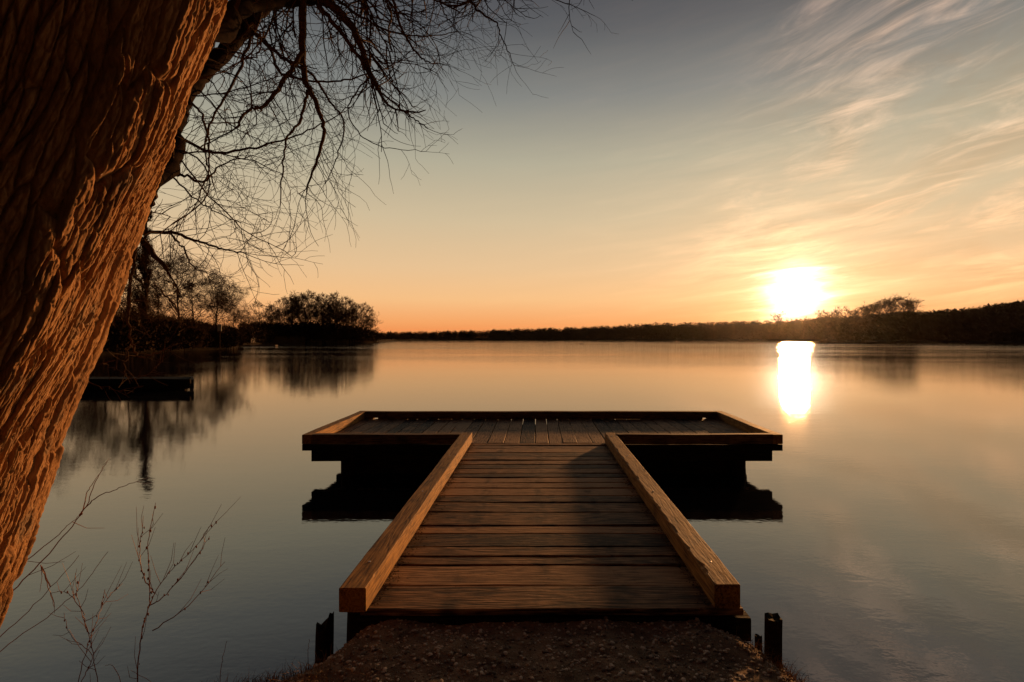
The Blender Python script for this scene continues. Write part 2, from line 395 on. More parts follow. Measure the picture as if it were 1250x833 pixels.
# litter gathered along the kerbs
b = MB()
for side, n_ in ((-1, 900), (1, 900)):
    for _ in range(n_):
        y = rng.uniform(2.9, 7.3); e = abs(rng.normal()) * .035 * (1 + .8 * pnoise(y * 3, side, .5))
        x = -.945 + e if side < 0 else .995 - e
        s_ = rng.uniform(.003, .011); a = rng.uniform(0, 6.28)
        v = np.array([(-1, -.4, 0), (1, -.3, .3), (.9, .5, 0), (-.8, .4, .35)]) * s_
        v = np.stack([v[:, 0] * math.cos(a) - v[:, 1] * math.sin(a), v[:, 0] * math.sin(a) + v[:, 1] * math.cos(a), v[:, 2]], -1)
        b.add(v + (x, y, DZ + .006), [[[0, 1, 2, 3]]])
tag(b.build('leaf_litter', M_litter), kind='stuff', label='dark crumbs of leaf litter gathered along the jetty kerbs', cat='leaf litter')

# stumps beside the jetty's landward end
def stump(name, x, y, r, z1, label, seed, jag=.05, lean=(0, 0), sq=False):
    r_ = np.random.default_rng(seed); m = MB(); n = 10; zb = -.35
    z = np.linspace(zb, z1, 9); V = []
    for k, zz in enumerate(z):
        for j in range(n):
            th = j * 2 * math.pi / n; rr = r * (1 + .14 * pnoise(math.cos(th) * 1.3 + seed, math.sin(th) * 1.3, zz * 2))
            if sq: rr *= min(1 / max(abs(math.cos(th)), abs(math.sin(th))), 1.25)
            top = jag * r_.uniform(-1, .6) if k == 8 else 0
            V.append((x + lean[0] * (zz - zb) + rr * math.cos(th), y + lean[1] * (zz - zb) + rr * math.sin(th), zz + top))
    V.append((x + lean[0] * (z1 - zb), y + lean[1] * (z1 - zb), z1 - jag * .8)); nn = len(V) - 1
    tri = [(8 * n + j, 8 * n + (j + 1) % n, nn) for j in range(n)]
    i = np.arange(8)[:, None] * n; j = np.arange(n)[None]; kk = (j + 1) % n
    m.add(V, [np.stack([i + j, i + kk, i + n + kk, i + n + j], -1).reshape(-1, 4), tri])
    m.v[0] = m.v[0]
    return tag(m.build(name, W_post, loc=(x, y, 0)), label, 'stump' if 'stump' in name else 'post', 'old posts beside the jetty')
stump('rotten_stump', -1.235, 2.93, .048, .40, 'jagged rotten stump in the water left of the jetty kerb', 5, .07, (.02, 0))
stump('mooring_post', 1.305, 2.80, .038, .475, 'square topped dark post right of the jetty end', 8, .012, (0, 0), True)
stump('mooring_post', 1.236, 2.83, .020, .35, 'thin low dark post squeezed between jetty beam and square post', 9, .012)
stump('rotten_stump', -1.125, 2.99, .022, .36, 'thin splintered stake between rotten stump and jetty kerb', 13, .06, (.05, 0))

# ------------------------------------------------------------------ the leaning willow
edge = [(-250, 1300), (-90, 980), (-40, 850), (0, 752), (20, 690), (58, 580), (86, 500), (120, 425), (140, 360), (163, 280), (196, 195), (238, 85), (262, 25), (285, -40), (330, -160), (390, -330), (450, -520)]
T = []
SQ = 4.6; QQ = SQ / (SQ - 1)
def face_az(z): return np.radians(np.interp(z, [1.3, 2.2, 3.3], [78, 62, 44]))       # which way the broad sunlit side of the trunk looks
for px, py in edge:
    Ys = 2.2; tt = (px + 9 - CX) / F; nrm = math.hypot(1, tt)
    z = H - (py - HY) / F * Ys
    r = .47 + .10 * max(0, (1.2 - z)) if z < 1.2 else .47 + .012 * (z - 1.2)
    al = (math.atan(tt) + math.pi / 2) - face_az(z)
    hs = r * (abs(math.cos(al)) ** QQ + abs(math.sin(al)) ** QQ) ** (1 / QQ)
    P = np.array([tt * Ys, Ys]); ax = P + hs * np.array([-1, tt]) / nrm
    T.append((ax[0], ax[1], z, r))
T = np.array(T)
zz = np.concatenate([np.linspace(T[0, 2], .6, 60)[:-1], np.linspace(.6, 3.75, 900)[:-1], np.linspace(3.75, T[-1, 2], 90)])
zs = T[:, 2]
def smooth_interp(z, col):
    s_ = 0
    for o in (-.12, -.06, 0, .06, .12): s_ = s_ + np.interp(z + o, zs, T[:, col])
    return s_ / 5
tx, ty, tr = smooth_interp(zz, 0), smooth_interp(zz, 1), smooth_interp(zz, 3)
base = (float(np.interp(.35, zs, T[:, 0])), float(np.interp(.35, zs, T[:, 1])), .30)
# finer columns on the side that catches the sun and faces the water
thf = np.concatenate([np.linspace(-2.3, 1.4, 820)[:-1], np.linspace(1.4, 2 * math.pi - 2.3, 160)[:-1]])
TH, ZZ = np.meshgrid(thf, zz); TR = tr[:, None]
cx_, sy_ = np.cos(TH) * TR, np.sin(TH) * TR
wz = ZZ + .0
sq = (np.abs(np.cos(math.pi / 2 - TH - face_az(zz)[:, None])) ** SQ + np.abs(np.sin(math.pi / 2 - TH - face_az(zz)[:, None])) ** SQ) ** (-1 / SQ)
cx_, sy_ = cx_ * sq, sy_ * sq
w1 = pnoise(cx_ * 2.2, sy_ * 2.2, wz * 1.4); w2 = pnoise(cx_ * 6 + 9, sy_ * 6, wz * 3.2); w3 = pnoise(cx_ * 14 + 3, sy_ * 14, wz * 9)
SS = TH * .52; fine1 = pnoise(cx_ * 45, sy_ * 45, wz * 22)
def plates(cw, chh, seed, ws):
    """long lens-shaped bark plates: distance to the fissure (0..1), a random height and a tilt for each plate"""
    r_ = np.random.default_rng(seed); G1 = r_.random((256, 256)); G2 = r_.random((256, 256)); G3 = r_.random((256, 256))
    s_ = (SS + ws * (1.0 * w1 + .55 * w2 + .22 * w3 + .10 * fine1) + 10) / cw; t_ = (wz + .05 * w2 + 20) / chh
    si = np.floor(s_).astype(int); ti0 = t_
    d1 = np.full(s_.shape, 9.); d2 = d1.copy(); h1 = np.zeros(s_.shape); tl = np.zeros(s_.shape)
    for a_ in (-2, -1, 0, 1, 2):
        col = si + a_; sh = G3[col & 255, 7] * 1.0                                  # every column is shifted along the trunk
        tt_ = t_ + sh; ti = np.floor(tt_).astype(int)
        for b_ in (-1, 0, 1):
            px_ = col + .5 + .85 * (G1[col & 255, (ti + b_) & 255] - .5); py_ = ti + b_ + .5 + .8 * (G2[col & 255, (ti + b_) & 255] - .5)
            dx = s_ - px_; dy = tt_ - py_; d = dx * dx + dy * dy
            m1 = d < d1; d2 = np.where(m1, d1, np.minimum(d2, d)); h1 = np.where(m1, G3[col & 255, (ti + b_) & 255], h1); tl = np.where(m1, dx * (G2[(ti + b_) & 255, col & 255] - .5) + dy * .35 * G1[(ti + b_) & 255, col & 255], tl); d1 = np.where(m1, d, d1)
    return np.clip((np.sqrt(d2) - np.sqrt(d1)) * 2.1, 0, 1), h1, tl
e1, h1_, t1_ = plates(.036, .33, 1, .024)
e2, h2_, t2_ = plates(.015, .10, 2, .024)
n3 = pnoise(cx_ * 80, sy_ * 80, wz * 30)
f1 = np.clip(e1 * 2.1, 0, 1) ** .7; f2 = np.clip(e2 * 1.8, 0, 1) ** .7
hgt = .030 * (f1 - 1) + .022 * (h1_ - .5) + .024 * t1_ + (.007 * (f2 - 1) + .006 * (h2_ - .5) + .005 * t2_) * (.35 + .65 * f1) + .003 * n3 + .002 * pnoise(cx_ * 150, sy_ * 150, wz * 70) + .020 * w1
hgt += .02 * pnoise(cx_ * 1.2, sy_ * 1.2, wz * .8)
def lump(px, py, rad, amp):
    """a burr or knot on the bark around the picture point"""
    global hgt
    k = np.argmin(np.abs(zz - (H - (py - HY) / F * 2.0)))
    hgt = hgt + amp * np.exp(-(((ZZ - zz[k]) / rad) ** 2 + ((TH + .9) * .6 / rad) ** 2))
lump(95, 415, .09, .05); lump(230, 45, .16, .05)
rr = TR * sq + hgt
V = np.stack([tx[:, None] + np.cos(TH) * rr, ty[:, None] + np.sin(TH) * rr, ZZ + 0 * TH], -1)
nc = len(thf); i = np.arange(len(zz) - 1)[:, None] * nc; j = np.arange(nc)[None]; k = (j + 1) % nc
willow = thing('willow_tree', base, 'huge leaning bare tree with sunlit furrowed bark overhanging the water', 'tree')
m = MB(); m.add(V, [np.stack([i + j, i + k, i + nc + k, i + nc + j], -1).reshape(-1, 4)])
m.build('trunk', M_bark, willow, smooth=True)

def rough_path(pts, per=6, jit=.0, seed=0):
    """smooth curve through 3D points with a little irregularity"""
    pts = np.asarray(pts, float); n = len(pts); r = np.random.default_rng(seed)
    u = np.linspace(0, n - 1, (n - 1) * per + 1); P = np.vstack([2 * pts[0] - pts[1], pts, 2 * pts[-1] - pts[-2]])
    out = []
    for x in u:
        i_ = min(int(x), n - 2); f = x - i_; p0, p1, p2, p3 = P[i_], P[i_ + 1], P[i_ + 2], P[i_ + 3]
        out.append(.5 * ((2 * p1) + (p2 - p0) * f + (2 * p0 - 5 * p1 + 4 * p2 - p3) * f * f + (3 * p1 - p0 - 3 * p2 + p3) * f ** 3))
    out = np.array(out)
    if jit: out[1:] += r.normal(size=(len(out) - 1, 3)) * jit
    return out
def pxpath(pts, Y0, Y1):
    n = len(pts); return [at(x, y, Y0 + (Y1 - Y0) * i_ / (n - 1)) for i_, (x, y) in enumerate(pts)]
def limb(pts, Y0, Y1, r0, r1, seed, root=None):
    q = pxpath(pts, Y0, Y1)
    if root is not None: q = [np.array([np.interp(root, zs, T[:, k]) for k in (0, 1)] + [root])] + q        # grows out of the trunk at this height
    p = rough_path(q, 7, .006, seed); m = MB(); rad = np.linspace(r0, r1, len(p)) * (1 + .08 * np.sin(np.arange(len(p)) * 1.7))
    m.tube(p, rad, 10); m.build('limb', M_limb, willow, smooth=True); return p
L1 = limb([(196, 214), (211, 158), (228, 112), (254, 82), (287, 48), (320, 5), (350, -50), (400, -150), (470, -330)], 2.75, 4.4, .05, .055, 1, 2.35)
L2 = limb([(262, 40), (285, 15), (330, 2), (385, -4), (450, -25), (540, -50), (680, -60), (800, -110)], 2.5, 4.6, .055, .03, 2, 3.25)
L3 = limb([(230, -160), (180, -330), (120, -560)], 2.2, 3.2, .25, .12, 3, 3.6)
twr = np.random.default_rng(21)
crown = MB()
def twig(p, dirv, L, r, lev, droop=.25):
    """a curving twig with its own side twigs"""
    n = max(4, int(L / .055)); pts = [np.array(p)]; dv = np.array(dirv, float); dv /= np.linalg.norm(dv); bend = twr.normal(size=3) * .10
    for k_ in range(n):
        dv = dv + bend + twr.normal(size=3) * .13 + np.array([0, 0, -droop * .14]); dv /= np.linalg.norm(dv)
        if twr.random() < .12: bend = twr.normal(size=3) * .12
        pts.append(pts[-1] + dv * L / n)
    pts = np.array(pts); crown.tube(pts, np.linspace(r, max(r * .45, .0011), len(pts)), 4 if r > .004 else 3, False)
    if lev > 0:
        for k_ in range(2, len(pts)):
            if twr.random() < (.62 if lev > 1 else .5):
                t_ = pts[k_] - pts[k_ - 1]; t_ /= np.linalg.norm(t_); s_ = twr.normal(size=3); s_ -= t_ * s_.dot(t_); s_ /= np.linalg.norm(s_) + 1e-9
                twig(pts[k_], t_ * .75 + s_ * .75, L * twr.uniform(.25, .62), max(r * .55, .0013), lev - 1, droop)
def branch(pts, Y0, Y1, r0, r1, seed, dens=.5, tl=.45, lev=1, droop=.3):
    p = rough_path(pxpath(pts, Y0, Y1), 7, .004, seed)
    crown.tube(p, np.linspace(r0, r1, len(p)), 6)
    for k_ in range(3, len(p)):
        if twr.random() < dens:
            t_ = p[k_] - p[k_ - 1]; t_ /= np.linalg.norm(t_); s_ = twr.normal(size=3); s_ -= t_ * s_.dot(t_); s_ /= np.linalg.norm(s_) + 1e-9
            twig(p[k_], t_ * .7 + s_ * .8, tl * twr.uniform(.5, 1.2), max(.0018, min(.005, r1 * .6)), lev, droop)
    t_ = p[-1] - p[-2]; twig(p[-1], t_, tl * .8, max(.0018, r1 * .7), lev, droop)
branch([(385, -4), (415, 15), (437, 48), (450, 85), (462, 110)], 3.4, 3.7, .030, .016, 1, .55, .5)
branch([(462, 110), (480, 125), (505, 145), (522, 157)], 3.7, 3.8, .008, .004, 2, .5, .25)
branch([(380, -4), (412, 35), (435, 65), (448, 85)], 3.4, 3.6, .016, .010, 3, .5, .5)
branch([(370, -4), (369, 50), (372, 95), (385, 125), (396, 160), (385, 200), (372, 235)], 3.3, 3.5, .026, .005, 4, .6, .5)
branch([(369, 65), (345, 100), (325, 128), (302, 135), (290, 155)], 3.3, 3.1, .016, .007, 5, .5, .35)
branch([(375, 110), (365, 150), (350, 170), (345, 210), (342, 250)], 3.4, 3.2, .010, .003, 6, .6, .35)
branch([(300, 30), (345, 70), (380, 90), (400, 120), (420, 150), (412, 190), (398, 225)], 3.3, 3.9, .012, .003, 7, .6, .4)
branch([(215, 165), (262, 187), (320, 178), (375, 160), (430, 130)], 3.1, 3.6, .010, .003, 8, .7, .5, 1, .05)
branch([(190, 215), (225, 215), (250, 222), (272, 200), (310, 190)], 3.0, 3.4, .010, .003, 9, .7, .45, 1, .1)
branch([(165, 285), (206, 283), (227, 290), (252, 297), (275, 305), (300, 310)], 3.0, 3.3, .012, .004, 10, .6, .45, 1, .05)
branch([(197, 206), (186, 240), (176, 262), (170, 284), (164, 286)], 2.8, 3.0, .022, .018, 28, .1, .2)
branch([(164, 284), (184, 305), (204, 330)], 3.0, 3.05, .020, .012, 11, .25, .2)
branch([(206, 284), (225, 305), (235, 325), (252, 334)], 3.1, 3.2, .007, .003, 12, .6, .3)
branch([(165, 288), (163, 320), (159, 345), (157, 380), (160, 412), (168, 434), (184, 435), (203, 426)], 2.9, 2.7, .011, .0025, 13, .3, .14, 0)
branch([(159, 420), (153, 445), (156, 461), (175, 460), (190, 448), (198, 440)], 2.7, 2.6, .003, .002, 14, .35, .12, 0)
branch([(188, 345), (215, 377), (222, 394), (232, 401)], 2.9, 2.9, .004, .002, 15, .3, .12, 0)
branch([(560, -55), (575, 0), (592, 20), (605, 27), (613, 48), (628, 80)], 4.0, 4.2, .012, .003, 16, .6, .35)
branch([(640, -60), (650, -10), (690, 3), (726, 20)], 4.2, 4.4, .007, .002, 17, .35, .25)
branch([(470, -30), (488, 30), (505, 60), (522, 75), (545, 80)], 3.6, 4.0, .012, .003, 18, .7, .45)
branch([(520, -45), (535, -5), (545, 20), (560, 40)], 3.8, 4.0, .008, .003, 19, .7, .4)
branch([(400, -10), (440, 20), (480, 40), (520, 45), (560, 38)], 3.5, 4.1, .010, .003, 20, .8, .5)
branch([(320, 10), (290, 90), (262, 140), (250, 180), (262, 230)], 3.3, 3.4, .010, .003, 21, .8, .5)
branch([(232, 120), (250, 150), (255, 190), (245, 240), (222, 270)], 3.1, 3.2, .008, .002, 22, .7, .45)
branch([(300, 30), (330, 60), (345, 90), (400, 100), (450, 90), (500, 70)], 3.3, 4.0, .012, .003, 23, .8, .5)
branch([(200, 205), (235, 240), (270, 262), (310, 275)], 3.0, 3.3, .006, .002, 24, .6, .45, 1, .0)
branch([(450, 95), (425, 130), (440, 165), (470, 180), (520, 185)], 3.6, 3.9, .006, .002, 25, .45, .25, 1, .1)
branch([(258, 45), (285, 52), (310, 30), (318, 62), (300, 72), (278, 65)], 2.7, 2.8, .006, .003, 26, .2, .15, 0)
branch([(163, 295), (150, 330), (140, 345), (130, 350)], 3.0, 2.8, .007, .003, 27, .8, .4)
branch([(140, 440), (128, 445), (150, 455)], 2.5, 2.6, .003, .0015, 29, .2, .08, 0)
branch([(98, 452), (108, 465), (135, 475), (158, 481)], 2.35, 2.5, .0028, .0012, 30, .3, .10, 0)
branch([(125, 372), (148, 370), (170, 366)], 2.5, 2.6, .0035, .0015, 31, .5, .2, 0)
for q in range(30):                                  # more twigs from the limbs that run above the picture
    x0 = twr.uniform(290, 600); Y0 = 3.2 + (x0 - 290) / 310 * 1.0 + twr.normal() * .25
    p0 = at(x0, twr.uniform(-50, 5), Y0)
    twig(p0, (twr.normal() * .5 + .1, twr.normal() * .4, -.6), twr.uniform(.35, .85) * (1. if x0 < 430 else .6), .006, 2, .2)
for q in range(14):
    k_ = twr.integers(5, 40); p0 = L1[min(k_, len(L1) - 1)]
    twig(p0, (1., twr.normal() * .5, twr.normal() * .35 - .1), twr.uniform(.5, 1.0), .005, 2, .1)
for q in range(26):                                  # the crown above the frame
    k_ = twr.integers(45, len(L1)); twig(L1[k_], (twr.normal(), twr.normal(), 1.), 1.3, .014, 2, -.2)
    k_ = twr.integers(10, len(L2)); twig(L2[k_], (twr.normal(), twr.normal(), .9), 1.1, .012, 2, -.1)
    twig(L3[-1 - twr.integers(0, 8)], (twr.normal(), twr.normal(), 1.), 1.6, .018, 2, -.2)
crown.build('crown', M_twig, willow)

# ------------------------------------------------------------------ saplings on the near bank
def stems(name, paths, Y0, label, cat, group, seed, r0=.0042, buds=0, side=0.):
    r_ = np.random.default_rng(seed); p0 = at(*paths[0][0], Y0); loc = (p0[0] - .05, p0[1] - .12, float(ground_z(p0[0] - .05, p0[1] - .12)))
    root = thing(name, loc, label, cat, group); b_ = MB()
    for q, pts in enumerate(paths):
        if q and pts[0][1] < 770 and pts[0][0] > 5:            # a side shoot leaves the main stem
            mp = np.stack([CX + F * main[:, 0] / main[:, 1], HY + F * (H - main[:, 2]) / main[:, 1]], -1)
            kk = int(np.argmin(np.hypot(mp[:, 0] - pts[0][0], mp[:, 1] - pts[0][1] - 14))); Ya = main[kk, 1]
            pts3 = [main[kk]] + pxpath(pts, Ya + .01, Ya + .10)
        else: pts3 = pxpath(pts, Y0 + .02 * q, Y0 + .25 + .05 * q)
        if pts[0][1] > 770 or pts[0][0] < 5: pts3 = [np.array(loc) - (0, 0, .03), (np.array(loc) + pts3[0]) / 2 + (0, 0, .03)] + pts3
        p = rough_path(pts3, 8, .0022, seed + q)
        if q == 0: main = p
        rd = np.linspace(r0 * (1 if q == 0 else .8), .0012, len(p))
        b_.tube(p, rd, 5, False)
        for k_ in range(len(p) // 3, len(p) - 1):
            if r_.random() < side:
                t_ = p[k_] - p[k_ - 1]; t_ /= np.linalg.norm(t_); s_ = r_.normal(size=3); dv = t_ + s_ * .6; dv /= np.linalg.norm(dv)
                L_ = r_.uniform(.06, .22); b_.tube([p[k_], p[k_] + dv * L_ * .5 + r_.normal(size=3) * .008, p[k_] + dv * L_ + (0, 0, .03)], [.0017, .0014, .0009], 3, False)
            if buds and r_.random() < buds:
                b_.add(IV * np.array([.004, .004, .009]) * r_.uniform(.6, 1.3) + p[k_] + r_.normal(size=3) * .004, [IF])
    b_.build('stem', M_stem, root)
    return root
G_ = 'bare shoots at the foot of the leaning tree'
stems('sapling', [[(-25, 775), (10, 728), (60, 675), (101, 624), (119, 583), (133, 560)], [(101, 624), (118, 608), (151, 594), (182, 583)], [(15, 701), (67, 657), (95, 630)], [(101, 624), (107, 600), (120, 580)]], 2.45,
      'forked brown sapling rising beside the lower trunk edge', 'sapling', G_, 1, .0045, side=.03)
stems('sapling', [[(-10, 790), (50, 731), (97, 678)], [(-5, 800), (64, 748), (101, 715), (131, 673)], [(50, 690), (60, 720), (66, 742)]], 2.5,
      'pair of thin slanting shoots low in the left corner', 'sapling', G_, 2, .0035, side=.04)
stems('bramble', [[(166, 850), (171, 785), (183, 738), (202, 704), (235, 671), (267, 634)], [(183, 728), (181, 661), (190, 614)], [(176, 705), (171, 671), (175, 630)], [(186, 770), (235, 735), (274, 686)], [(200, 728), (235, 688), (256, 654)]], 2.72,
      'red budded bramble with several arching stems standing over dark water', 'bramble', G_, 3, .0042, buds=.45, side=.22)
stems('bramble', [[(120, 860), (112, 790), (96, 735), (92, 700)], [(110, 780), (128, 735), (150, 712)], [(100, 745), (84, 725), (70, 722)], [(112, 800), (86, 775), (78, 748)], [(104, 760), (120, 748), (128, 720)]], 2.8,
      'finer dark bramble tangle between the slanting shoots and the red bramble', 'bramble', G_, 7, .003, buds=.3, side=.3)
stems('dry_stalk', [[(264, 860), (270, 815), (277, 783)]], 2.7, 'single short pale stalk near the bottom edge left of the stumps', 'stalk', None, 4, .003)
stems('dry_stalk', [[(376, 850), (376, 800), (378, 780)]], 2.72, 'thin upright twig against the rotten stump', 'stalk', None, 5, .0025)
stems('dry_stalk', [[(150, 850), (140, 815), (128, 812)], [(190, 840), (160, 818)]], 2.7, 'low crossing stalks at the foot of the red bramble', 'stalk', None, 6, .0025)

# ------------------------------------------------------------------ far shores
shore_pts = [(-2500, 22), (-900, 30), (-300, 40), (60, 56), (120, 62), (200, 76), (285, 96), (292, 150), (330, 190), (400, 208), (450, 225), (468, 300), (480, 430), (560, 580), (700, 640), (850, 620), (950, 500), (1000, 430), (1060, 340), (1150, 270), (1250, 215), (1400, 160), (1800, 100), (3500, 45), (6000, 20)]
sp = np.array(shore_pts, float)
def shoreY(px): return np.interp(px, sp[:, 0], sp[:, 1])
pxs = np.concatenate([np.linspace(-2500, -300, 40)[:-1], np.linspace(-300, 1500, 360)[:-1], np.linspace(1500, 6000, 60)])
Ysh = shoreY(pxs) * (1 + .012 * pnoise(pxs / 14., .3, .1))
rows = []
for off, zz_ in ((-3, -.6), (0, .05), (1.2, .35), (6, .8), (25, 1.4), (90, 2.2), (300, 3.), (900, 4.)):
    Yr = Ysh + off; rows.append(np.stack([(pxs - CX) / F * Yr, Yr, zz_ + (.25 * pnoise(pxs / 9., off, .7) if off > 0 else 0 * pxs)], -1))
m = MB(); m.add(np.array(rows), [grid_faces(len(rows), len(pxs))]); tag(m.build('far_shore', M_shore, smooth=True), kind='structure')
def land(px, back=5.):
    Y_ = float(shoreY(px)) + back; return ((px - CX) / F * Y_, Y_, .45 + .012 * back)

tree_rng = np.random.default_rng(5)
def bare_tree(seed, Ht, spread, levels=4, trunk_r=.28, forks=(4, 6), up=.55, twig_r=.03, first=.28, column=False, segs=5, oval=False):
    """leafless tree of height Ht about the origin: (trunk batch, crown batch)"""
    r_ = np.random.default_rng(seed); tk, cr = MB(), MB()
    def grow(p, dv, L, r, lev):
        n = segs if lev < 3 else 3; pts = [np.array(p, float)]; dv = np.array(dv, float); dv /= np.linalg.norm(dv)
        for _ in range(n):
            dv = dv + r_.normal(size=3) * (.06 if lev == 0 else .17) + np.array([0, 0, up * (.10 if lev else .12)]); dv /= np.linalg.norm(dv)
            pts.append(pts[-1] + dv * L / n)
        pts = np.array(pts); rad = np.linspace(r, max(r * (.35 if lev else .25), twig_r * .6), len(pts))
        (tk if lev == 0 else cr).tube(pts, rad, 6 if lev == 0 else (4 if lev == 1 else 3), False)
        if lev >= levels: return
        k_ = r_.integers(*forks) * (3 if lev == 0 else 1)
        for q in range(k_):
            u = r_.uniform(first if lev == 0 else .25, 1.); f = u * (len(pts) - 1); i_ = min(int(f), len(pts) - 2); pp = pts[i_] + (pts[i_ + 1] - pts[i_]) * (f - i_)
            t_ = pts[i_ + 1] - pts[i_]; t_ /= np.linalg.norm(t_); s_ = r_.normal(size=3); s_ -= t_ * s_.dot(t_); s_ /= np.linalg.norm(s_) + 1e-9
            if lev == 0 and oval: LL = Ht * spread * r_.uniform(.75, 1.1) * (.35 + .75 * math.sin(math.pi * min(1., .15 + .8 * u)))
            elif lev == 0: LL = Ht * spread * r_.uniform(.7, 1.1) * (1.15 - .65 * u) if not column else Ht * spread * r_.uniform(.7, 1.1) * (1 - .6 * u)
            else: LL = L * r_.uniform(.45, .75)
            ang = (.9 if lev == 0 else .75) * (.35 if column else 1.)
            grow(pp, t_ * (1 - .35 * ang) + s_ * ang, LL, max(r * (.42 if lev == 0 else .5) * (1.1 - .5 * u), twig_r), lev + 1)
    grow((0, 0, -.3), (r_.normal() * .03, r_.normal() * .03, 1), Ht * (.86 if not column else .97), trunk_r, 0)
    return tk, cr
def proto(name, tk, cr, loc, label, cat, group=None):
    root = thing(name, (0, 0, 0), label, cat, group)
    tk.build('trunk', M_far_tree, root); cr.build('crown', M_far_twig, root)
    root.location = loc; return root
# the poplar and the bare trees of the left bank
p_ = proto('poplar_tree', *bare_tree(41, 23., .13, 3, .34, (12, 15), 1.2, .022, .14, True), land(177, 12), 'tall slim bare poplar towering over the left bank', 'tree')
kinds = {'a': bare_tree(11, 14.5, .40, 5, .22, (4, 6), .5, .016, .2, oval=True), 'b': bare_tree(12, 13, .46, 5, .2, (4, 6), .4, .014, .2), 'c': bare_tree(13, 20, .36, 4, .3, (4, 6), .55, .05, .22), 'd': bare_tree(14, 20, .40, 4, .3, (4, 6), .45, .05, .15), 'e': bare_tree(15, 24, .30, 4, .40, (4, 6), .85, .055, .18, oval=True)}
made = {}
def put_tree(kind, px, back, s, label, group, name='bare_tree'):
    loc = land(px, back); rz = float(tree_rng.uniform(0, 6.28))
    if kind not in made:
        made[kind] = proto(name, *kinds[kind], loc, label, 'tree', group); o = made[kind]; o.rotation_euler = (0, 0, rz); o.scale = (s, s, s); return o
    return copy_tree(made[kind], loc, rz, s, label, group)
GL = 'bare trees on the left bank'
put_tree('a', 218, 22, 1.16, 'upright bare tree just right of the poplar on left bank', GL)
put_tree('b', 262, 14, 1.05, 'wide fan shaped bare tree at the right end of left bank', GL)
put_tree('a', 238, 30, .98, 'thin bare tree between upright tree and fan shaped tree', GL)
put_tree('b', 196, 20, .95, 'low bare tree directly at the right foot of the poplar', GL)
put_tree('a', 152, 16, 1.1, 'bare tree between the big trunk and the poplar', GL)
put_tree('b', 132, 24, 1.15, 'bare tree half hidden behind the big leaning trunk', GL)
put_tree('a', 60, 20, 1.2, 'bare tree wholly behind the big leaning trunk', GL)
put_tree('b', 285, 22, .62, 'small bare tree last in the row of left bank', GL)
GG = 'trees of the rounded grove on the left shore'
for px, back, s, kd in ((318, 10, .70, 'd'), (330, 14, .74, 'c'), (344, 10, .84, 'd'), (356, 16, .92, 'c'), (368, 8, 1.0, 'c'), (376, 16, .95, 'd'), (384, 10, 1.0, 'd'), (394, 16, 1.02, 'c'), (404, 8, .98, 'd'), (413, 14, .95, 'c'), (422, 8, .92, 'd'), (432, 12, .86, 'c'), (441, 8, .82, 'd'), (449, 12, .74, 'd'), (362, 22, .95, 'd'), (400, 24, 1.0, 'd'), (426, 22, .9, 'd')):
    put_tree(kd, px, back, s, 'dense dark bare tree crowding the rounded grove left of the open lake', GG)
# bushes at the foot of the left bank
def bush_mb(seed, rx, rz_, n, r=.02):
    r_ = np.random.default_rng(seed); b_ = MB()
    for _ in range(n):
        a = r_.uniform(0, 6.28); rad = rx * r_.random() ** .5 * .7; p0 = np.array([math.cos(a) * rad, math.sin(a) * rad * .8, 0])
        h_ = rz_ * r_.uniform(.45, 1.) * (1 - .45 * (rad / rx)); d_ = np.array([math.cos(a) * .5 + r_.normal() * .35, math.sin(a) * .5 + r_.normal() * .35, 0]) * h_ * .5
        p1 = p0 + d_ * .4 + (0, 0, h_ * .55); p2 = p0 + d_ + (r_.normal() * .2, r_.normal() * .2, h_)
        b_.tube([p0, p1, p2], [r * 1.3, r, r * .5], 3, False)
        for q in range(5):
            pp = p1 + (p2 - p1) * r_.random(); e = pp + r_.normal(size=3) * np.array([.5, .5, .45]) * h_ * .22 + (0, 0, .1 * h_); b_.tube([pp, e], [r * .7, r * .35], 3, False)
    return b_
GB = 'bushes along the foot of the left bank'
bushes = {}
for q, (px, back, s) in enumerate([(40, 5, 1.2), (85, 4, 1.25), (112, 5, 1.25), (128, 3, 1.1), (146, 5, 1.25), (163, 3, 1.15), (182, 5, 1.2), (198, 3, 1.1), (214, 6, 1.2), (230, 3, 1.05), (246, 5, 1.1), (260, 3, .95), (274, 4, .95), (286, 4, .75), (104, 12, 1.5), (140, 14, 1.55), (172, 14, 1.5), (206, 14, 1.4), (236, 14, 1.25), (264, 14, 1.1)]):
    kd = q % 3; loc = land(px, back)
    lab = 'dense dark leafless bush in the thicket below the poplar'
    if kd not in bushes:
        o = bush_mb(60 + kd, 3.2, 4.6, 620, .028).build('bush', M_far_twig, loc=(0, 0, 0)); o.location = loc; o.scale = (s, s, s); tag(o, lab, 'bush', GB); bushes[kd] = o
    else:
        o = bushes[kd].copy(); C.objects.link(o); o.location = loc; o.scale = (s, s, s); o.rotation_euler = (0, 0, q * 1.3); o['label'] = lab
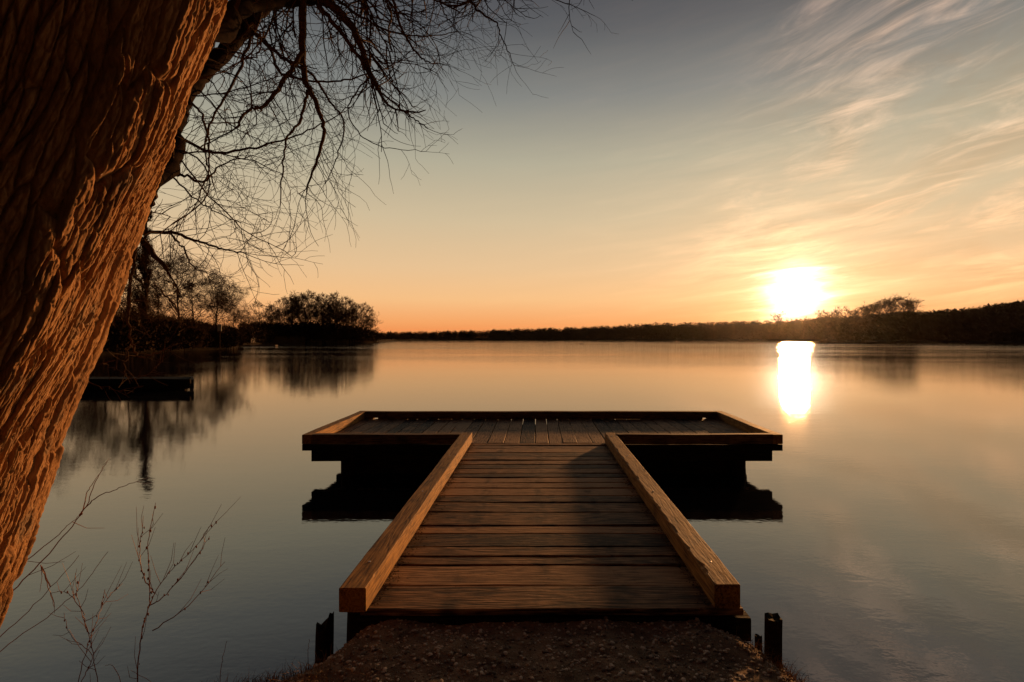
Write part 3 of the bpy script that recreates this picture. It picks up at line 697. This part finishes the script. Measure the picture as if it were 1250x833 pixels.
# undergrowth and woods: masses that nobody could count
def twig_mass(name, pxa, pxb, n, back, top, size, label, seed, mat=M_wood_mass, low=-.06, bunch=1.):
    """a far wood: trunks and crowns made of many small twig faces"""
    r_ = np.random.default_rng(seed); b_ = MB()
    pxv = np.sort(r_.uniform(pxa, pxb, n))
    for px in pxv:
        bk = r_.uniform(*back); loc = np.array(land(px, bk)); Y_ = loc[1]
        ty_ = np.interp(px, [t_[0] for t_ in top], [t_[1] for t_ in top]); Ht = max(2., (HY - ty_) / F * Y_ + H - loc[2]) * r_.uniform(.76, 1.02)
        cw = Ht * r_.uniform(.26, .5) * bunch
        b_.tube([loc - (0, 0, .5), loc + (0, 0, Ht * .75)], [Ht * .016, Ht * .006], 3, False)
        k_ = int(size * 1.5 * r_.uniform(.8, 1.2)); V_ = []
        u = r_.normal(size=(k_, 3)); u /= np.linalg.norm(u, axis=1)[:, None]; u *= r_.random((k_, 1)) ** .4
        c = loc + np.stack([u[:, 0] * cw, u[:, 1] * cw, low * Ht + (Ht - low * Ht) * (.5 + .5 * u[:, 2])], -1)
        el = np.stack([u[:, 0] * .9 + r_.normal(size=k_) * .5, r_.normal(size=k_) * .5, .25 + r_.random(k_) * .8], -1) * Ht * .05
        wd_ = r_.normal(size=(k_, 3)) * Ht * .026
        v = np.stack([c - el - wd_, c - el + wd_, c + el], 1).reshape(-1, 3)
        b_.add(v, [np.arange(3 * k_).reshape(-1, 3)])
    return tag(b_.build(name, mat), label, 'woods', kind='stuff')
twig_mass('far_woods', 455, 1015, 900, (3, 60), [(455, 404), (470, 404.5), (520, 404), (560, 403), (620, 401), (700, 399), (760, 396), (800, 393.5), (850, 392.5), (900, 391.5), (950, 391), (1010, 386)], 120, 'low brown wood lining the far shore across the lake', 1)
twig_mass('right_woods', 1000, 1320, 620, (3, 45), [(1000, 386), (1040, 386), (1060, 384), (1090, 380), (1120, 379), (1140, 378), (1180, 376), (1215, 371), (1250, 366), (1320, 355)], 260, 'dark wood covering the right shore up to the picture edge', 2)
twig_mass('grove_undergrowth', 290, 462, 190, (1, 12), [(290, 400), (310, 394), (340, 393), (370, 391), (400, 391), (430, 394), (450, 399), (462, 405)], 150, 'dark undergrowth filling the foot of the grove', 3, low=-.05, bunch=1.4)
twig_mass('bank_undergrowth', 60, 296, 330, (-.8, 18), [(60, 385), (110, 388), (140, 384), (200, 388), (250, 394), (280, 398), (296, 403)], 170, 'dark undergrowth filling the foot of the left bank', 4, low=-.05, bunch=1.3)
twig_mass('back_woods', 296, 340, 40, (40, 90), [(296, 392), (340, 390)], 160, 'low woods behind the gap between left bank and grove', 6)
# recognisable trees on the right shore
GR = 'round crowned bare trees standing above the right shore'
for px, back, s, lab in ((1046, 10, .92, 'leftmost tree of the tall bare clump above the right wood'), (1060, 6, 1.02, None), (1071, 12, 1.04, None), (1082, 6, 1.10, None), (1093, 10, 1.14, None), (1104, 5, 1.10, None), (1115, 10, 1.0, None), (1054, 12, .96, None)):
    put_tree('e', px, back, s, lab or 'tall bare tree within the rounded clump above the right wood', GR)
kinds['f'] = bare_tree(16, 20, .36, 4, .4, (4, 5), .85, .08, .12, oval=True)
for px, s, lab in ((950, 1.35, 'small round bare tree left of the setting sun'), (900, .95, 'tiny round bare tree far left of the sun on the skyline'), (981, 1.0, 'low bare tree under the setting sun'), (1003, 1.2, 'first bare tree right of the setting sun'), (1019, 1.25, 'second bare tree right of the setting sun'), (1034, 1.2, 'third bare tree right of the setting sun')):
    put_tree('f', px, 8, s, lab, GR)
# reeds
b = MB(); r_ = np.random.default_rng(9)
for _ in range(2600):
    px = r_.choice([r_.normal(338, 7), r_.uniform(322, 372), r_.uniform(375, 460)], p=[.4, .45, .15]); x, y, z = land(px, r_.uniform(-1.0, 1.5)); h_ = r_.uniform(1.2, 3.) * (1 if px < 373 else .6)
    e = r_.normal(size=2) * .35; b.tube([(x, y, .0), (x + e[0] * .4, y + e[1] * .4, h_ * .6), (x + e[0], y + e[1], h_)], [.05, .04, .015], 3, False)
tag(b.build('reeds', M_reed), 'pale dry reeds at the water edge below the grove', 'reeds', kind='stuff')

# old landing stage on the left, seen against the bank
ls = thing('landing_stage', (-13.8, 17.6, 0), 'low dark timber landing stage lying on the water below the left bank', 'landing stage')
m = MB(); yy = 16.95
for q in range(11): m.beam((-18.6, yy + q * .145, .52), (-.683 * (yy + q * .145) + rng.normal() * .04, yy + q * .145, .52), .135, .05, 8, .006, .006, .5, 200 + q)
m.build('deck', W_dark, ls)
m = MB(); m.beam((-18.6, 16.90, .50), (-11.5, 16.90, .50), .06, .24, 16, .01, .02, 1, 220); m.build('fascia', W_dark, ls)
m = MB(); m.beam((-18.6, 16.96, .22), (-11.62, 16.96, .22), .12, .30, 10, .01, .02, 1, 221); m.build('bearer', W_dark, ls)
m = MB(); m.beam((-18.6, 18.4, .22), (-12.7, 18.4, .22), .12, .30, 10, .01, .02, 1, 222); m.build('bearer', W_dark, ls)
m = MB(); m.beam((-11.52, 16.98, .34), (-12.56, 18.5, .34), .08, .5, 6, .01, .02, 1, 223); m.build('fascia', W_dark, ls)
for xx in (-12.9, -14.6, -16.3):
    m = MB(); m.tube([(xx, 17.1, -1.2), (xx, 17.1, .48)], .11, 8); m.build('pile', W_post, ls)
    m = MB(); m.tube([(xx, 18.3, -1.2), (xx, 18.3, .48)], .11, 8); m.build('pile', W_post, ls)
ls.location = (-13.8 * 1.16, 17.6 * 1.16, 0); ls.scale = (1.16, 1.16, .70)
# pale notice board on its post, small hut, strip of floating landing
px, Yb = 268, 84.; x0 = (px - CX) / F * Yb
sg = thing('notice_board', (x0, Yb, .6), 'small pale board on a post against the dark thicket', 'board')
m = MB(); m.tube([(x0, Yb + .07, .3), (x0, Yb + .07, 3.9)], .06, 6); m.build('post', M_far_tree, sg)
m = MB(); m.beam((x0 - .32, Yb, 3.75), (x0 + .32, Yb, 3.75), .05, 1.15, 2, .02, .0, 0, 1); m.build('board', M_pale, sg)
hx, hy, hz = land(303, 6)
hut = thing('waterside_hut', (hx, hy, hz), 'small pale hut with dark roof in the gap between bank and grove', 'hut')
m = MB(); a, c, hh, gg = 1.7, 1.3, 1.5, 2.2
v = [(-a, -c, 0), (a, -c, 0), (a, c, 0), (-a, c, 0), (-a, -c, hh), (a, -c, hh), (a, c, hh), (-a, c, hh), (-a, 0, gg), (a, 0, gg)]
m.add(np.array(v) + (hx, hy, hz), [[[0, 1, 5, 4], [2, 3, 7, 6]], [[1, 2, 6, 9, 5], [3, 0, 4, 8, 7]]]); m.build('wall', M_hut, hut)
m = MB(); a2 = a + .25
for s_ in (-1, 1):
    vv = np.array([(-a2, s_ * (c + .3), hh - .12), (a2, s_ * (c + .3), hh - .12), (a2, 0, gg + .05), (-a2, 0, gg + .05)]); vv = np.vstack([vv, vv + (0, 0, .1)]) + (hx, hy, hz)
    m.add(vv, [[[0, 1, 2, 3], [4, 7, 6, 5], [0, 4, 5, 1], [1, 5, 6, 2], [2, 6, 7, 3], [3, 7, 4, 0]]])
m.build('roof', M_roof, hut)
m = MB(); m.beam((hx - .9, hy - c - .02, hz + .9), (hx + .2, hy - c - .02, hz + .9), .04, .7, 1, .01, 0, 0, 1); m.build('window', M_roof, hut)
m = MB(); m.beam((hx + .9, hy - c - .02, hz + .85), (hx + 1.7, hy - c - .02, hz + .85), .04, 1.6, 1, .01, 0, 0, 1); m.build('door', M_roof, hut)
pf = at(312, 0, 128.); m = MB(); m.beam((pf[0] - 4, 128, .18), (pf[0] + 5, 128.6, .18), 1.4, .22, 4, .02, 0, 0, 1)
tag(m.build('floating_landing', M_hut, loc=(pf[0], 128, 0)), 'thin pale floating landing in front of the small hut', 'landing')
# a duck far out on the lake
dp = at(709, 0, 170.); dx, dy = dp[0], 170.
dk = thing('duck', (dx, dy, 0), 'lone dark duck swimming far out on the lake', 'duck')
m = MB(); m.tube([(dx - .36, dy, .17), (dx - .24, dy, .12), (dx - .08, dy, .10), (dx + .1, dy, .10), (dx + .22, dy, .13), (dx + .27, dy, .24), (dx + .28, dy, .36), (dx + .33, dy, .41), (dx + .38, dy, .40), (dx + .42, dy, .385)], [.02, .09, .15, .15, .10, .055, .05, .065, .05, .018], 8); m.build('body', M_duck, dk, smooth=True)
m = MB(); m.tube([(dx + .41, dy, .39), (dx + .50, dy, .375)], [.022, .014], 5); m.build('bill', M_roof, dk)

# ------------------------------------------------------------------ sun and sky
sl = bpy.data.lights.new('sun', 'SUN'); so = bpy.data.objects.new('sun', sl); C.objects.link(so)
sl.energy = 3.9; sl.angle = R(2.6); sl.color = (1., .46, .16)
sdir = Vector((math.sin(SUN_AZ) * math.cos(SUN_EL), math.cos(SUN_AZ) * math.cos(SUN_EL), math.sin(SUN_EL)))
so.rotation_euler = sdir.to_track_quat('Z', 'Y').to_euler()
so.location = (20, 40, 30)

hz_ = MB(); hb = 2300.
hz_.add([(x, y, z) for z in (-3., 42.) for x, y in ((-hb, -hb), (hb, -hb), (hb, hb), (-hb, hb))], [[[3, 2, 1, 0], [4, 5, 6, 7], [0, 1, 5, 4], [1, 2, 6, 5], [2, 3, 7, 6], [3, 0, 4, 7]]])
mh = bpy.data.materials.new('haze_air'); mh.use_nodes = True; hn = mh.node_tree; hn.nodes.remove(hn.nodes['Principled BSDF'])
pv = hn.nodes.new('ShaderNodeVolumePrincipled'); pv.inputs['Color'].default_value = (.95, .88, .8, 1); pv.inputs['Density'].default_value = .000010; pv.inputs['Anisotropy'].default_value = .92
hn.links.new(pv.outputs[0], hn.nodes['Material Output'].inputs['Volume'])
tag(hz_.build('haze', mh), kind='stuff')

world = bpy.data.worlds.new('World'); sc.world = world; world.use_nodes = True
nt = world.node_tree; nt.nodes.clear(); n = N(nt)
tc = n.node('ShaderNodeTexCoord'); dvec = n.vm('NORMALIZE', tc.outputs['Generated']).outputs[0]
sep = n.node('ShaderNodeSeparateXYZ'); n.link(dvec, sep.inputs[0]); dx_, dy_, dz_ = sep.outputs
sky = n.node('ShaderNodeTexSky', sky_type='NISHITA', sun_disc=False, sun_elevation=SUN_EL, sun_rotation=SUN_AZ, altitude=50, air_density=1.2, dust_density=2.5, ozone_density=1.)
def lin(r, g, b_): return tuple((c / 255 / 12.92 if c / 255 <= .04045 else ((c / 255 + .055) / 1.055) ** 2.4) for c in (r, g, b_))
el = n.m('MAXIMUM', dz_, 0.)
grad = n.ramp(el, [(0., lin(230, 130, 68)), (.03, lin(236, 158, 96)), (.075, lin(236, 184, 128)), (.135, lin(222, 186, 142)), (.225, lin(200, 181, 148)), (.325, lin(170, 165, 144)), (.427, lin(124, 127, 124)), (.515, lin(86, 90, 94)), (.60, lin(60, 63, 72)), (1., lin(46, 48, 60))])
# sky dimmed behind and beside the camera, shaped to keep camera-facing sides dark
hl = n.m('SQRT', n.m('ADD', n.m('ADD', n.m('MULTIPLY', dx_, dx_), n.m('MULTIPLY', dy_, dy_)), 1e-4))
cosaz = n.m('DIVIDE', n.m('ADD', n.m('MULTIPLY', dx_, math.sin(R(3))), n.m('MULTIPLY', dy_, math.cos(R(3)))), hl)
azf = n.ss(cosaz, .22, .68, .014, 1.)
azf = n.m('ADD', n.m('MULTIPLY', azf, n.m('SUBTRACT', 1., n.ss(dz_, .6, 1.))), n.m('MULTIPLY', n.ss(dz_, .6, 1.), .30))
base_ = n.vm('SCALE', grad, scale=azf).outputs[0]
# aureole round the sun
gdir = (math.sin(SUN_AZ) * math.cos(GLOW_EL), math.cos(SUN_AZ) * math.cos(GLOW_EL), math.sin(GLOW_EL))
dot = n.vm('DOT_PRODUCT', dvec, gdir).outputs['Value']
ang = n.m('MULTIPLY', n.m('ARCCOSINE', n.m('MINIMUM', dot, .999999)), 180 / math.pi)
# cirrus: long streaks that climb to the right, steeper higher up
az = n.m('ARCTAN2', dx_, dy_); elr = n.m('ARCSINE', dz_)
wv = n.noise(n.comb(n.m('MULTIPLY', az, 4.), n.m('MULTIPLY', elr, 7.), 0.), 1., 3., .5)
bb = n.m('SUBTRACT', elr, n.m('MULTIPLY', az, n.m('ADD', .07, n.m('MULTIPLY', elr, .22))))
bw = n.m('ADD', bb, n.m('MULTIPLY', n.m('SUBTRACT', wv, .5), .03))
st1 = n.noise(n.comb(n.m('MULTIPLY', az, 4.4), n.m('MULTIPLY', bw, 30.), 2.), 1., 8., .64, .9)
st2 = n.noise(n.comb(n.m('MULTIPLY', az, 4.2), n.m('MULTIPLY', bw, 11.), 7.3), 1., 6., .6, .8)
cl = n.m('MULTIPLY', n.ss(st1, .40, .74), n.ss(st2, .36, .62))
mask = n.m('MULTIPLY', n.ss(n.m('ADD', az, n.m('MULTIPLY', dz_, -.42)), R(7), R(25)), n.m('SUBTRACT', 1., n.ss(az, R(75), R(120))))
veil = n.m('MULTIPLY', n.ss(st2, .30, .75), mask)
cl = n.m('MULTIPLY', cl, mask)
fade = n.ss(dz_, .0, .09)
ccol = n.ramp(el, [(0., (.50, .25, .11)), (.12, (.62, .35, .19)), (.3, (.44, .28, .18)), (.5, (.38, .26, .19)), (.8, (.10, .08, .07))])
base_ = n.vm('ADD', base_, n.vm('SCALE', ccol, scale=n.m('MULTIPLY', n.m('MULTIPLY', cl, fade), 1.05)).outputs[0]).outputs[0]
base_ = n.vm('MULTIPLY', base_, n.mix(n.m('MULTIPLY', veil, .55), (1., 1., 1.), (.92, .74, .62))).outputs[0]
st3 = n.noise(n.comb(n.m('MULTIPLY', az, 6.), n.m('MULTIPLY', n.m('ADD', dz_, n.m('MULTIPLY', az, -.10)), 55.), 4.), 1., 4., .6, .4)
angm = n.m('MULTIPLY', ang, n.m('SUBTRACT', 1.75, n.m('MULTIPLY', st3, 1.5)))
def glow(amp, width, col, power=1.):
    e = n.m('POWER', n.m('DIVIDE', angm if width < 8 else ang, width), power); g_ = n.m('MULTIPLY', n.m('EXPONENT', n.m('MULTIPLY', e, -1.)), amp)
    return n.vm('SCALE', col, scale=g_).outputs[0]
tot = base_

cmod = n.m('ADD', .45, n.m('MULTIPLY', st3, 1.1))
for a_, w_, c_, p__ in ((5., 1.6, (1., .86, .64), 1.5), (.50, 4.6, (1., .62, .33), 1.), (.20, 14., (1., .55, .26), 1.)):
    tot = n.vm('ADD', tot, n.vm('SCALE', glow(a_, w_, c_, p__), scale=cmod).outputs[0]).outputs[0]
bg1 = n.node('ShaderNodeBackground'); n.link(tot, bg1.inputs[0]); bg1.inputs[1].default_value = .93
bg2 = n.node('ShaderNodeBackground'); n.link(sky.outputs[0], bg2.inputs[0]); bg2.inputs[1].default_value = .001
ad = n.node('ShaderNodeAddShader'); n.link(bg1.outputs[0], ad.inputs[0]); n.link(bg2.outputs[0], ad.inputs[1])
wo = n.node('ShaderNodeOutputWorld'); n.link(ad.outputs[0], wo.inputs['Surface'])
world.cycles.sampling_method = 'MANUAL'; world.cycles.sample_map_resolution = 1024

# ------------------------------------------------------------------ render settings
sc.render.engine = 'CYCLES'
sc.cycles.max_bounces = 6; sc.cycles.diffuse_bounces = 2; sc.cycles.glossy_bounces = 4
sc.cycles.sample_clamp_indirect = 4.; sc.cycles.use_denoising = True
sc.view_settings.view_transform = 'Standard'; sc.view_settings.look = 'None'; sc.view_settings.exposure = .22; sc.view_settings.gamma = 1
sc.view_settings.use_curve_mapping = False
